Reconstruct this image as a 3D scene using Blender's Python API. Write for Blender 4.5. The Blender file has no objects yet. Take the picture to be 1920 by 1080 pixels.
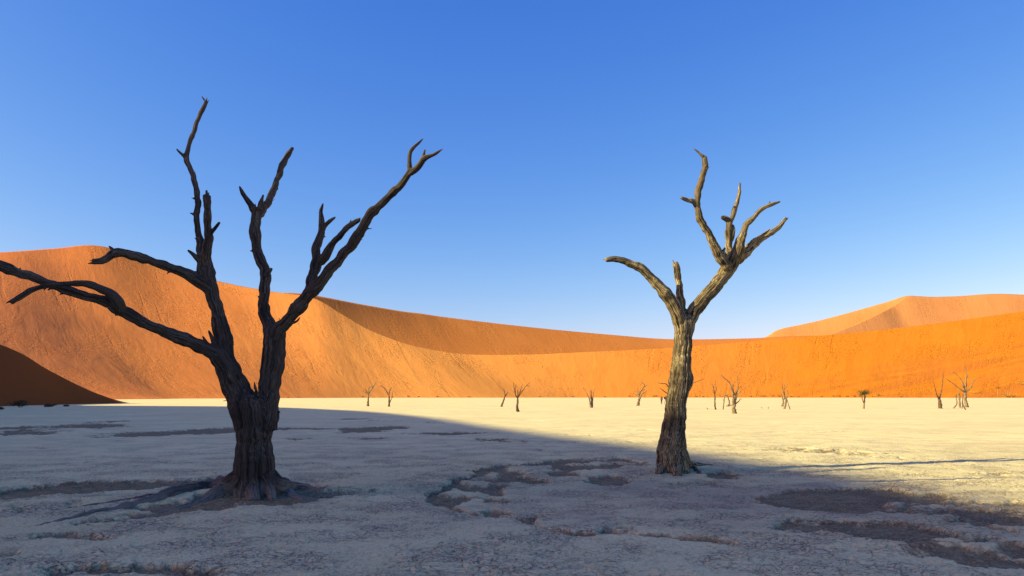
import bpy, bmesh, math, random
import numpy as np
from mathutils import Vector
from mathutils.bvhtree import BVHTree

# ------------------------------------------------------------------ camera, sky, sun, exposure
F = 1386.0            # focal length in photo pixels (1920 wide)
HC = 1.65             # eye height
CX, HY = 960.0, 741.0 # principal column, horizon row of the photograph
SUN_EL = math.radians(25.0)
SKY_GRADE = ((0.54, 1.74), (0.785, 1.17), (2.48, 0.495))
LDIR = Vector((0.958 * math.cos(SUN_EL), 0.286 * math.cos(SUN_EL), -math.sin(SUN_EL))).normalized()

scene = bpy.context.scene
C = scene.collection
cam_data = bpy.data.cameras.new('camera')
cam_data.sensor_width = 36.0
cam_data.lens = 36.0 * F / 1920.0
cam_data.shift_y = (HY - 540.0) / 1920.0
cam_data.clip_start = 0.1
cam_data.clip_end = 8000.0
cam = bpy.data.objects.new('camera', cam_data)
cam.location = (0, 0, HC)
cam.rotation_euler = (math.radians(90), 0, 0)
C.objects.link(cam)
scene.camera = cam

world = bpy.data.worlds.new('World')
scene.world = world
world.use_nodes = True
wn = world.node_tree
wn.nodes.clear()
w_out = wn.nodes.new('ShaderNodeOutputWorld')
w_bg = wn.nodes.new('ShaderNodeBackground')
w_sky = wn.nodes.new('ShaderNodeTexSky')
w_sky.sky_type = 'NISHITA'
w_sky.sun_disc = False
w_sky.sun_elevation = SUN_EL
w_sky.sun_rotation = math.atan2(-LDIR.x, -LDIR.y)
w_sky.altitude = 600.0
w_sky.air_density = 1.0
w_sky.dust_density = 1.35
w_sky.ozone_density = 3.5
w_bg.inputs['Strength'].default_value = 0.085
# the photograph's colour grade on the whole sky: one power curve per channel
w_sep = wn.nodes.new('ShaderNodeSeparateColor'); w_com = wn.nodes.new('ShaderNodeCombineColor')
wn.links.new(w_sky.outputs[0], w_sep.inputs[0])
for _i, (_gain, _pow) in enumerate(SKY_GRADE):
    _p = wn.nodes.new('ShaderNodeMath'); _p.operation = 'POWER'; _p.inputs[1].default_value = _pow
    _m = wn.nodes.new('ShaderNodeMath'); _m.operation = 'MULTIPLY'; _m.inputs[1].default_value = _gain
    wn.links.new(w_sep.outputs[_i], _p.inputs[0]); wn.links.new(_p.outputs[0], _m.inputs[0]); wn.links.new(_m.outputs[0], w_com.inputs[_i])
wn.links.new(w_com.outputs[0], w_bg.inputs['Color'])
wn.links.new(w_bg.outputs[0], w_out.inputs['Surface'])

sun_data = bpy.data.lights.new('sun', 'SUN')
sun_data.energy = 4.65
sun_data.angle = math.radians(0.4)
sun_data.color = (1.0, 0.86, 0.44)
sun = bpy.data.objects.new('sun', sun_data)
sun.rotation_euler = LDIR.to_track_quat('-Z', 'Y').to_euler()
sun.location = (-60, -40, 60)
C.objects.link(sun)

scene.view_settings.view_transform = 'Standard'
scene.view_settings.look = 'None'
scene.view_settings.gamma = 1.0
scene.view_settings.use_curve_mapping = False
scene.view_settings.exposure = 1.0
scene.render.engine = 'CYCLES'
scene.cycles.use_denoising = True
scene.cycles.denoising_prefilter = 'NONE'
scene.cycles.adaptive_threshold = 0.003
scene.cycles.max_bounces = 6

random.seed(7)
RNG = np.random.default_rng(7)

# ------------------------------------------------------------------ helpers
def at(px, py, d):
    """A point d metres in front of the camera station, on the photo's line of sight."""
    return Vector(((px - CX) / F * d, d, HC + (HY - py) / F * d))

def gd(py):
    return F * HC / (py - HY)

def on_ground(px, py, z=0.0):
    d = F * (HC - z) / (py - HY)
    return Vector(((px - CX) / F * d, d, z))

def _hash(ix, iy, iz, seed):
    h = (ix * 374761393 + iy * 668265263 + iz * 2147483647 + seed * 974634599) & 0xffffffff
    h = ((h ^ (h >> 13)) * 1274126177) & 0xffffffff
    return (h ^ (h >> 16)) & 0xffffffff

_G = np.array([(1,1,0),(-1,1,0),(1,-1,0),(-1,-1,0),(1,0,1),(-1,0,1),(1,0,-1),(-1,0,-1),
               (0,1,1),(0,-1,1),(0,1,-1),(0,-1,-1),(1,1,0),(-1,1,0),(0,-1,1),(0,-1,-1)], dtype=np.float64)

def perlin(x, y, z=0.0, seed=0):
    x = np.asarray(x, dtype=np.float64); y = np.asarray(y, dtype=np.float64)
    z = np.broadcast_to(np.asarray(z, dtype=np.float64), x.shape)
    x0 = np.floor(x).astype(np.int64); y0 = np.floor(y).astype(np.int64); z0 = np.floor(z).astype(np.int64)
    fx, fy, fz = x - x0, y - y0, z - z0
    u = fx*fx*fx*(fx*(fx*6-15)+10); v = fy*fy*fy*(fy*(fy*6-15)+10); w = fz*fz*fz*(fz*(fz*6-15)+10)
    out = np.zeros(x.shape)
    for i in (0, 1):
        for j in (0, 1):
            for k in (0, 1):
                g = _G[_hash(x0+i, y0+j, z0+k, seed) & 15]
                d = g[..., 0]*(fx-i) + g[..., 1]*(fy-j) + g[..., 2]*(fz-k)
                out += (u if i else 1-u) * (v if j else 1-v) * (w if k else 1-w) * d
    return out

def fbm(x, y, z=0.0, seed=0, octv=4, gain=0.5):
    a, s, t = 1.0, np.zeros(np.shape(x)), 0.0
    f = 1.0
    for o in range(octv):
        s = s + a * perlin(np.asarray(x)*f, np.asarray(y)*f, np.asarray(z)*f, seed + o*17)
        t += a; a *= gain; f *= 2.03
    return s / t

def sstep(a, b, x):
    t = np.clip((x - a) / (b - a), 0, 1)
    return t*t*(3-2*t)

def catmull(P, n):
    """Centripetal-ish Catmull-Rom resampling of control rows P (k, c) to n rows, evenly by chord length."""
    P = np.asarray(P, dtype=np.float64)
    if len(P) == 2:
        t = np.linspace(0, 1, n)[:, None]
        return P[0]*(1-t) + P[1]*t
    Q = np.vstack([2*P[0]-P[1], P, 2*P[-1]-P[-2]])
    res = []
    for i in range(len(P)-1):
        p0, p1, p2, p3 = Q[i], Q[i+1], Q[i+2], Q[i+3]
        t = np.linspace(0, 1, 24, endpoint=False)[:, None]
        res.append(0.5*((2*p1) + (-p0+p2)*t + (2*p0-5*p1+4*p2-p3)*t*t + (-p0+3*p1-3*p2+p3)*t**3))
    res.append(P[-1:])
    A = np.vstack(res)
    s = np.concatenate([[0], np.cumsum(np.linalg.norm(np.diff(A[:, :3], axis=0), axis=1))])
    q = np.linspace(0, s[-1], n)
    return np.stack([np.interp(q, s, A[:, c]) for c in range(A.shape[1])], axis=1)

def mesh_from(name, V, Fc, smooth=True):
    me = bpy.data.meshes.new(name)
    V = np.asarray(V, dtype=np.float32); Fc = np.asarray(Fc, dtype=np.int32)
    k = Fc.shape[1]
    me.vertices.add(len(V)); me.vertices.foreach_set('co', V.ravel())
    me.loops.add(Fc.size); me.loops.foreach_set('vertex_index', Fc.ravel())
    me.polygons.add(len(Fc)); me.polygons.foreach_set('loop_start', np.arange(0, Fc.size, k, dtype=np.int32))
    me.update(calc_edges=True)
    me.validate()
    if smooth:
        me.polygons.foreach_set('use_smooth', np.ones(len(me.polygons), dtype=bool))
    return me

def add_attr(me, name, data):
    data = np.asarray(data, dtype=np.float32)
    if data.ndim == 1:
        a = me.attributes.new(name, 'FLOAT', 'POINT'); a.data.foreach_set('value', data)
    else:
        a = me.attributes.new(name, 'FLOAT_VECTOR', 'POINT'); a.data.foreach_set('vector', data.ravel())

def obj(name, me, mat=None, parent=None):
    o = bpy.data.objects.new(name, me)
    C.objects.link(o)
    if mat is not None:
        me.materials.append(mat)
    if parent is not None:
        o.parent = parent
    return o

def thing(name, loc, label, cat, group=None):
    o = bpy.data.objects.new(name, None)
    o.empty_display_size = 0.2
    C.objects.link(o)
    o.location = loc
    tag(o, label, cat, group)
    return o

def tag(o, label=None, cat=None, group=None, kind=None):
    if label: o['label'] = label
    if cat: o['category'] = cat
    if group: o['group'] = group
    if kind: o['kind'] = kind
    return o

# ------------------------------------------------------------------ materials
class NT:
    def __init__(self, name):
        self.m = bpy.data.materials.new(name)
        self.m.use_nodes = True
        self.t = self.m.node_tree
        self.t.nodes.clear()
        self.out = self.n('ShaderNodeOutputMaterial')
        self.b = self.n('ShaderNodeBsdfPrincipled')
        self.b.inputs['Specular IOR Level'].default_value = 0.12
        self.l(self.b.outputs[0], self.out.inputs['Surface'])
    def n(self, kind, **kw):
        nd = self.t.nodes.new(kind)
        for k, v in kw.items():
            setattr(nd, k, v)
        return nd
    def l(self, a, b):
        self.t.links.new(a, b)
    def setin(self, sock, v):
        if hasattr(v, 'links') or isinstance(v, bpy.types.NodeSocket):
            self.l(v, sock)
        else:
            sock.default_value = v
    def pos(self):
        return self.n('ShaderNodeNewGeometry').outputs['Position']
    def attr(self, name, out='Vector'):
        a = self.n('ShaderNodeAttribute'); a.attribute_name = name
        return a.outputs[out]
    def mapping(self, vec, scale):
        m = self.n('ShaderNodeMapping'); self.l(vec, m.inputs['Vector'])
        m.inputs['Scale'].default_value = scale
        return m.outputs[0]
    def noise(self, vec, scale, detail=4, rough=0.55, dist=0.0):
        n = self.n('ShaderNodeTexNoise')
        self.l(vec, n.inputs['Vector'])
        n.inputs['Scale'].default_value = scale; n.inputs['Detail'].default_value = detail
        n.inputs['Roughness'].default_value = rough; n.inputs['Distortion'].default_value = dist
        return n.outputs['Fac']
    def voronoi(self, vec, scale, feature='DISTANCE_TO_EDGE'):
        n = self.n('ShaderNodeTexVoronoi', feature=feature)
        self.l(vec, n.inputs['Vector']); n.inputs['Scale'].default_value = scale
        return n.outputs[0]
    def math(self, op, a, b=0.0, clamp=False):
        n = self.n('ShaderNodeMath', operation=op); n.use_clamp = clamp
        self.setin(n.inputs[0], a); self.setin(n.inputs[1], b)
        return n.outputs[0]
    def maprange(self, v, a, b, c=0.0, d=1.0):
        n = self.n('ShaderNodeMapRange', interpolation_type='SMOOTHSTEP')
        self.l(v, n.inputs['Value'])
        for i, q in zip((1, 2, 3, 4), (a, b, c, d)):
            n.inputs[i].default_value = q
        return n.outputs[0]
    def mix(self, f, a, b, blend='MIX'):
        n = self.n('ShaderNodeMix', data_type='RGBA', blend_type=blend)
        self.setin(n.inputs[0], f)
        for s, v in ((n.inputs[6], a), (n.inputs[7], b)):
            if isinstance(v, tuple):
                s.default_value = (*v, 1.0) if len(v) == 3 else v
            else:
                self.l(v, s)
        return n.outputs[2]
    def bump(self, h, dist, strength=1.0, nrm=None):
        n = self.n('ShaderNodeBump')
        self.l(h, n.inputs['Height'])
        n.inputs['Distance'].default_value = dist; n.inputs['Strength'].default_value = strength
        if nrm is not None:
            self.l(nrm, n.inputs['Normal'])
        return n.outputs[0]
    def done(self, col, rough=0.9, nrm=None):
        if isinstance(col, tuple):
            self.b.inputs['Base Color'].default_value = (*col, 1.0)
        else:
            self.l(col, self.b.inputs['Base Color'])
        self.b.inputs['Roughness'].default_value = rough
        if nrm is not None:
            self.l(nrm, self.b.inputs['Normal'])
        return self.m

def make_pan_material():
    k = NT('clay_pan')
    k.b.inputs['Specular IOR Level'].default_value = 0.05
    p = k.pos()
    big = k.noise(p, 0.16, 5, 0.6)
    mid = k.noise(p, 0.9, 6, 0.62)
    fa = k.noise(p, 5.0, 9, 0.72, 0.9)
    fb = k.noise(p, 17.0, 5, 0.7, 0.3)
    fc = k.noise(p, 33.0, 3, 0.6, 0.2)
    grit = k.noise(p, 42.0, 4, 0.7)
    warp = k.n('ShaderNodeVectorMath', operation='MULTIPLY_ADD')
    wn_ = k.n('ShaderNodeTexNoise'); k.l(p, wn_.inputs['Vector']); wn_.inputs['Scale'].default_value = 2.2; wn_.inputs['Detail'].default_value = 4
    k.l(wn_.outputs['Color'], warp.inputs[0]); warp.inputs[1].default_value = (0.35, 0.35, 0.0); k.l(p, warp.inputs[2])
    crack = k.maprange(k.voronoi(warp.outputs[0], 3.6), 0.008, 0.040, 1.0, 0.0)
    crack2 = k.maprange(k.voronoi(warp.outputs[0], 8.5), 0.012, 0.060, 1.0, 0.0)
    rz = k.attr('rough', 'Fac')
    basin = k.attr('basin', 'Fac')
    patch = k.maprange(mid, 0.42, 0.62)
    crust = k.mix(k.maprange(big, 0.35, 0.65), (0.70, 0.59, 0.295), (0.79, 0.68, 0.345))
    crust = k.mix(k.math('MULTIPLY', k.maprange(mid, 0.42, 0.70), 0.5), crust, (0.56, 0.45, 0.28))
    crust = k.mix(k.math('MULTIPLY', basin, 0.62), crust, (0.40, 0.31, 0.20))
    dens = k.math('MULTIPLY', k.math('ADD', k.math('MULTIPLY', patch, 0.80), 0.20), rz)
    fl = k.math('MULTIPLY', k.maprange(fa, 0.54, 0.60), dens)
    col = k.mix(k.math('MULTIPLY', fl, 0.34), crust, (0.235, 0.18, 0.115))
    cr = k.math('MULTIPLY', k.math('MAXIMUM', crack, k.math('MULTIPLY', crack2, 0.7)), k.math('MULTIPLY', rz, k.maprange(mid, 0.40, 0.58, 0.15, 1.0)))
    col = k.mix(k.math('MULTIPLY', cr, 0.42), col, (0.17, 0.13, 0.09))
    hol = k.attr('hollow', 'Fac')
    hol = k.maprange(k.math('ADD', hol, k.math('MULTIPLY', k.math('SUBTRACT', fa, 0.5), 0.9)), 0.32, 0.58)
    sand = k.mix(k.maprange(fa, 0.38, 0.62), (0.135, 0.095, 0.046), (0.27, 0.20, 0.105))
    sand = k.mix(k.math('MULTIPLY', k.maprange(fb, 0.5, 0.62), 0.6), sand, (0.12, 0.09, 0.048))
    col = k.mix(k.math('MULTIPLY', hol, 0.90), col, sand)
    # crumbs and chips of crust: fine dark flecks over everything, thickest in patches
    dens2 = k.math('MULTIPLY', k.math('ADD', k.math('MULTIPLY', patch, 0.65), 0.35), rz)
    f2 = k.math('MULTIPLY', k.maprange(fb, 0.555, 0.59), dens2)
    col = k.mix(k.math('MULTIPLY', f2, 0.78), col, (0.17, 0.13, 0.085))
    f3 = k.math('MULTIPLY', k.maprange(fc, 0.57, 0.61), dens2)
    col = k.mix(k.math('MULTIPLY', f3, 0.85), col, (0.13, 0.10, 0.065))
    f4 = k.math('MULTIPLY', k.maprange(fc, 0.42, 0.38), k.math('MULTIPLY', hol, rz))
    col = k.mix(k.math('MULTIPLY', f4, 0.6), col, (0.52, 0.43, 0.26))
    hgt = k.math('ADD', k.math('MULTIPLY', fa, 0.6), k.math('ADD', k.math('MULTIPLY', fb, 0.5), k.math('MULTIPLY', grit, 0.2)))
    hgt = k.math('SUBTRACT', hgt, k.math('MULTIPLY', cr, 1.1))
    nrm = k.bump(hgt, 0.026, 0.8)
    k.l(k.math('MULTIPLY', k.math('ADD', rz, 0.08), 0.8), nrm.node.inputs['Strength'])
    return k.done(col, 0.97, nrm)

def make_sand_material(name, base, dark, light, ripple=1.0, streak=1.0, zones=None):
    """attribute 'lo': metres along the crest, metres down the face, 0..1 height."""
    k = NT(name)
    lo = k.attr('lo')
    p = k.pos()
    st = k.noise(k.mapping(lo, (0.10, 0.018, 0.0)), 1.0, 5, 0.6, 0.6)
    st2 = k.noise(k.mapping(lo, (0.45, 0.06, 0.0)), 1.0, 4, 0.6, 0.3)
    big = k.noise(p, 0.011, 4, 0.5)
    patch = k.maprange(k.noise(k.mapping(lo, (0.03, 0.014, 0.0)), 1.0, 4, 0.6, 0.4), 0.47, 0.60)
    clump = k.noise(k.mapping(lo, (0.42, 0.34, 0.0)), 1.0, 5, 0.65, 0.8)
    fine = k.noise(p, 1.6, 5, 0.6)
    if zones:      # sand hue differs along the dune; darker left end paints in glancing sun
        sx = k.n('ShaderNodeSeparateXYZ'); k.l(lo, sx.inputs[0])
        wob = k.math('ADD', sx.outputs[0], k.math('MULTIPLY', k.math('SUBTRACT', big, 0.5), 130.0))
        mr = k.n('ShaderNodeMapRange'); k.l(wob, mr.inputs['Value'])
        x0, x1 = zones[0][0], zones[-1][0]
        mr.inputs[1].default_value = x0; mr.inputs[2].default_value = x1
        rp = k.n('ShaderNodeValToRGB'); k.l(mr.outputs[0], rp.inputs[0])
        rp.color_ramp.interpolation = 'EASE'
        while len(rp.color_ramp.elements) < len(zones): rp.color_ramp.elements.new(0.5)
        for e, (zx, zc) in zip(rp.color_ramp.elements, zones):
            e.position = (zx-x0)/(x1-x0); e.color = (*zc, 1)
        col = k.mix(k.maprange(big, 0.3, 0.7, 0.0, 1.0), rp.outputs[0], k.mix(1.0, rp.outputs[0], (1.1, 1.1, 1.1), 'MULTIPLY'))
        dark = k.mix(1.0, rp.outputs[0], (0.84, 0.78, 0.74), 'MULTIPLY')
        # coarser brown sand blown along the foot at the far end
        br = k.math('MULTIPLY', k.maprange(sx.outputs[0], 800.0, 930.0), k.maprange(sx.outputs[1], 70.0, 130.0))
        br = k.math('MULTIPLY', br, k.maprange(k.noise(k.mapping(lo, (0.012, 0.045, 0.0)), 1.0, 5, 0.6, 0.5), 0.40, 0.58))
        col = k.mix(k.math('MULTIPLY', br, 0.6), col, (0.40, 0.135, 0.028))
    else:
        col = k.mix(k.maprange(big, 0.35, 0.65), base, light)
    col = k.mix(k.math('MULTIPLY', k.maprange(st, 0.48, 0.72), 0.42 * streak), col, dark)
    col = k.mix(k.math('MULTIPLY', k.math('MULTIPLY', k.maprange(clump, 0.55, 0.75), patch), 0.35 * streak), col, dark)
    h = k.math('ADD', k.math('MULTIPLY', st, 1.0 * streak), k.math('MULTIPLY', st2, 0.16 * streak))
    lumps = k.maprange(clump, 0.50, 0.66)
    h = k.math('ADD', h, k.math('MULTIPLY', k.math('MULTIPLY', lumps, patch), 0.62 * ripple))
    slip = k.maprange(k.noise(k.mapping(lo, (0.16, 0.011, 0.0)), 1.0, 3, 0.55, 0.5), 0.55, 0.68)
    h = k.math('SUBTRACT', h, k.math('MULTIPLY', k.math('MULTIPLY', slip, k.math('ADD', k.math('MULTIPLY', patch, 0.8), 0.2)), 0.34 * streak))
    h = k.math('ADD', h, k.math('MULTIPLY', fine, 0.10 * ripple))
    nrm = k.bump(h, 1.0, 0.55)
    k.b.inputs['Specular IOR Level'].default_value = 0.0
    return k.done(col, 0.95, nrm)

def make_bark_material(name, deep, base, pale, attr=True, dust=None):
    k = NT(name)
    v = k.attr('bark') if attr else k.mapping(k.pos(), (1.0, 1.0, 0.2))
    g = k.noise(k.mapping(v, (22.0, 22.0, 1.6)), 1.0, 6, 0.65, 0.3)
    g2 = k.noise(k.mapping(v, (60.0, 60.0, 5.0)), 1.0, 5, 0.65)
    lum = k.noise(k.pos(), 1.5, 4, 0.6)
    col = k.mix(k.maprange(g, 0.40, 0.56), deep, base)
    col = k.mix(k.math('MULTIPLY', k.maprange(g2, 0.47, 0.62), k.maprange(lum, 0.33, 0.58)), col, pale)
    if dust:       # clay dust caught on the roots and the foot of the trunk
        sz = k.n('ShaderNodeSeparateXYZ'); k.l(k.pos(), sz.inputs[0])
        zz = k.math('ADD', sz.outputs[2], k.math('MULTIPLY', k.math('SUBTRACT', lum, 0.5), 0.5))
        col = k.mix(k.math('MULTIPLY', k.maprange(zz, 0.0, 0.32, 1.0, 0.0), k.maprange(g, 0.36, 0.54, 0.25, 0.9)), col, dust)
    h = k.math('ADD', k.math('MULTIPLY', g, 1.0), k.math('MULTIPLY', g2, 0.45))
    nrm = k.bump(h, 0.016, 0.9)
    return k.done(col, 0.9, nrm)

def plain(name, c, var=0.25, scale=8.0, rough=0.85):
    k = NT(name)
    f = k.noise(k.pos(), scale, 3)
    return k.done(k.mix(f, tuple(x*(1-var) for x in c), tuple(min(1, x*(1+var)) for x in c)), rough)

M_pan = make_pan_material()
M_sand = make_sand_material('orange_sand', (0.55, 0.195, 0.024), (0.48, 0.155, 0.018), (0.60, 0.225, 0.030), 1.25, 1.0,
                            [(290, (0.42, 0.150, 0.055)), (400, (0.49, 0.180, 0.052)), (600, (0.57, 0.250, 0.060)), (780, (0.54, 0.200, 0.034)), (900, (0.51, 0.180, 0.018))])
M_sand_shaded = make_sand_material('shaded_sand', (0.25, 0.075, 0.020), (0.21, 0.06, 0.016), (0.27, 0.085, 0.024), 0.5, 0.5)  # dune sand darkened: the near dune's shade is put into its colour
M_sand_rear = make_sand_material('rear_sand', (0.48, 0.178, 0.042), (0.42, 0.145, 0.032), (0.51, 0.195, 0.047), 0.5, 0.6)
M_sand_hazed = make_sand_material('hazed_sand', (0.50, 0.225, 0.075), (0.44, 0.185, 0.058), (0.53, 0.245, 0.083), 0.6, 0.8)  # distance haze painted in as paler, less saturated sand
M_bark = make_bark_material('bark_charcoal', (0.024, 0.019, 0.015), (0.066, 0.051, 0.039), (0.150, 0.117, 0.086), True, (0.24, 0.20, 0.15))
M_bark2 = make_bark_material('bark_weathered', (0.022, 0.016, 0.010), (0.135, 0.100, 0.058), (0.46, 0.36, 0.19))
M_bark_far = make_bark_material('bark_far', (0.06, 0.042, 0.026), (0.22, 0.155, 0.09), (0.38, 0.285, 0.17), False)
M_bark_far_red = make_bark_material('bark_far_dark', (0.045, 0.026, 0.017), (0.15, 0.088, 0.052), (0.26, 0.165, 0.10), False)
M_leaf = plain('leaf_olive', (0.075, 0.075, 0.022), 0.5, 3.0)
M_leaf_y = plain('leaf_yellow', (0.42, 0.28, 0.03), 0.35, 3.0)
M_twig = plain('twig_brown', (0.12, 0.07, 0.035), 0.4, 6.0)
M_dry = plain('dry_twigs', (0.34, 0.25, 0.09), 0.4, 5.0)

# ------------------------------------------------------------------ the clay pan (ground)
# hollows where the crust has broken to brown sand: photo spot and half size in pixels -> place on the ground
HOLLOWS = [
 (848,931,30,8,1.0),(868,909,26,4,.8),(922,913,22,9,.9),(960,896,44,5,1.0),(950,886,30,4,.9),(1000,899,30,3,.8),(1050,884,30,4,.8),(935,932,24,4,.9),(1050,872,36,4,.9),
 (920,952,22,5,.7),(985,958,26,4,.6),(1140,893,40,5,1.1),(1095,874,40,4,.8),(1180,872,70,4,.6),(1010,962,34,4,.6),
 (1090,995,70,5,.35),(1310,1010,75,6,1.0),(1240,1003,60,3,.8),(1180,990,60,3,.6),(1150,900,30,4,.8),(1345,886,36,5,1.0),(905,925,80,20,.10),(990,890,100,11,.14),(1110,880,110,10,.12),(1050,940,120,18,.10),(1660,1000,220,46,.34),(1800,950,150,26,.34),(1560,930,130,18,.3),(1300,898,70,4,.5),
 (1515,930,72,10,1.1),(1575,922,60,9,1.0),(1630,918,70,9,1.1),(1720,922,55,7,.9),(1600,945,50,5,.7),
 (1560,992,75,9,1.2),(1640,1003,75,9,1.2),(1690,1012,60,9,1.1),(1740,1000,40,7,.9),(1690,990,40,6,.9),
 (1760,1035,70,6,1.0),(1840,1050,90,8,1.2),(1900,1065,80,9,1.1),(1870,970,52,10,1.1),(1905,945,60,6,.8),(1840,1020,30,4,.6),
 (1910,1035,30,8,1.0),(1800,960,50,4,.5),(1470,975,40,4,.4),
 (60,922,80,11,.9),(170,914,70,9,.9),(260,908,70,8,1.1),(345,905,60,6,.8),(420,903,60,6,.9),(120,945,90,8,.4),(40,960,60,7,.4),
 (330,948,60,6,.9),(270,962,60,6,.8),(200,976,60,6,.6),(400,935,50,5,.9),(480,945,70,8,1.1),(560,930,70,9,.9),(620,922,80,7,.6),(560,912,55,7,.7),
 (250,1066,90,14,.9),(330,1075,70,10,.9),(60,1010,70,8,.6),(20,1040,50,10,.5),(160,1010,60,6,.4),(120,1072,60,9,.7),
 (40,812,70,4,1.1),(20,802,50,3,1.0),(50,806,40,2.5,.9),(160,796,60,3,.9),(190,800,60,3,.9),(205,790,40,2,.8),(300,812,90,3.5,1.1),(390,808,80,3.5,1.1),(250,817,60,2.5,.9),
 (420,804,40,2.5,.9),(560,803,70,2,.8),(700,803,45,3.5,1.1),(735,801,30,2.5,.9),(675,809,38,3.2,1.1),(700,821,45,2,.9),(560,822,30,2,.9),(845,812,70,2.6,1.1),(915,823,34,3,1.0),
 (660,785,40,1.3,.8),(720,788,24,1.3,.8),(810,793,22,1.3,.8),(1000,826,60,2.2,.5),(1060,830,45,2.2,.5),
 (1030,845,60,2.5,.4),(1180,830,70,2,.45),(1400,838,80,3,.45),(1560,846,90,4,.5),(1640,853,80,3.5,.55),(1500,842,60,2.5,.4),(1840,886,70,3.5,.55),(1720,862,60,3,.4),
 (130,868,70,3,.35),(250,872,80,2.5,.35),(90,840,60,2.5,.5),(200,827,50,1.5,.6),(1080,815,40,1.8,.5),(1205,807,30,1.5,.6),(1420,809,60,1.5,.4),(1560,809,80,1.3,.4),(1240,775,30,1,.3),
]

# broken crust rims, as lines across the ground
RIMS = [
 ([(813,928),(830,914),(850,905),(858,897),(885,890),(907,880),(945,875),(1000,869),(1040,865),(1085,862),(1130,862),(1200,864)], 3.2, 1.0),
 ([(813,928),(835,942),(860,953),(885,958),(935,963),(985,968),(1010,975),(1060,988),(1110,997),(1170,1001),(1230,1006),(1300,1011),(1380,1019)], 3.2, 1.0),
 ([(0,918),(90,914),(180,908),(270,903),(360,902),(440,901)], 3.0, .75),
 ([(120,985),(240,972),(330,955),(400,942),(450,938)], 3.0, .7),
 ([(1430,925),(1500,945),(1580,952),(1680,948),(1760,930)], 2.4, .6),
 ([(1490,975),(1540,1002),(1620,1022),(1700,1030),(1790,1050),(1880,1078)], 3.2, .8),
 ([(1500,972),(1580,980),(1680,984),(1760,990)], 2.4, .6),
 ([(1780,960),(1840,985),(1920,1000)], 2.6, .7),
 ([(220,816),(330,812),(440,806),(560,803),(700,806)], 1.2, .7),
]
for _pl, _w, _s in RIMS:
    for (_a, _b), (_c, _d) in zip(_pl[:-1], _pl[1:]):
        _n = max(2, int(abs(_c-_a)/16))
        for _i in range(_n):
            _t = (_i+.5)/_n
            HOLLOWS.append((_a+(_c-_a)*_t, _b+(_d-_b)*_t, max(11, abs(_c-_a)/_n*.75), _w, _s*(.75+.5*((_i*7919 % 13)/13))))

def pan_fields(X, Y):
    R = np.hypot(X, Y)
    wx = X + 0.55*fbm(X*0.9, Y*0.9, 0, 11, 4)*np.clip(R/14, .5, 4)
    wy = Y + 0.9*fbm(X*0.9, Y*0.9, 5.3, 23, 4)*np.clip(R/14, .5, 5)
    hol = np.zeros(X.shape)
    for (px, py, rx, ry, s) in HOLLOWS:
        d = gd(py); cx = (px-CX)/F*d
        ax = rx/F*d*1.25
        ay = 0.5*(gd(py-ry) - gd(py+ry))*1.25
        q = ((wx-cx)/ax)**2 + ((wy-d)/ay)**2
        m = q < 6
        hol[m] += 0.9*s*np.exp(-q[m]*1.3)
    act = sstep(0.03, 0.25, hol)
    hol = hol + act*(0.75*fbm(X*1.6, Y*1.6, 3.1, 91, 5, 0.6) + 0.15*(fbm(X*5, Y*5, 1.7, 95, 3)))
    hol = np.clip(hol, 0, 1.25)
    # sunken basin right of centre, bounded by the curved broken rim
    bx = sstep(-1.6, -0.3, wx - (-1.3 + 0.0*wy)) 
    basin_c = np.exp(-(((wx-3.0)/4.4)**4 + ((wy-12.6)/3.3)**4))
    basin = basin_c*bx
    z = -0.07*sstep(0.34, 0.58, hol) - 0.07*basin
    near = 1.0/(1.0 + (R/34)**3)
    z += (0.05*fbm(X*0.22, Y*0.22, 1.1, 3, 3) + 0.03*fbm(X*1.1, Y*1.1, 2.2, 4, 4)) * near
    # thin crust flakes, a centimetre or two proud, with ragged edges
    fl = fbm(X*2.3 + 0.6*perlin(X*3, Y*3, 0, 77), Y*2.3, 0.4, 31, 5, 0.6)
    z += (0.015*sstep(-0.02, 0.04, fl) + 0.010*fbm(X*6, Y*6, 0.7, 41, 3)) * near
    # low earth mound round the left tree's roots
    mx, my = X + 4.25, Y - 12.3
    z += 0.09*np.exp(-(mx**2/1.1 + my**2/0.8)) + 0.05*np.exp(-(((mx+1.6)/1.5)**2 + ((my+0.55-(mx+1.6)*0.45)/0.5)**2))
    # swells at the lower right, between the gullies
    z += 0.10*np.exp(-(((X-4.6)/1.3)**2 + ((Y-8.3)/0.7)**2)) + 0.08*np.exp(-(((X-6.3)/1.6)**2 + ((Y-10.2)/0.8)**2))
    mott = sstep(-0.12, 0.18, fbm(X*0.8, Y*0.8, 6.6, 71, 4))
    rough = np.clip(0.35 + 0.9*sstep(36, 8, R) + 0.8*basin_c, 0, 1) * (0.10 + 0.90*sstep(62, 17, R))
    return z, hol, rough, basin*(0.35+0.65*mott)

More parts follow.
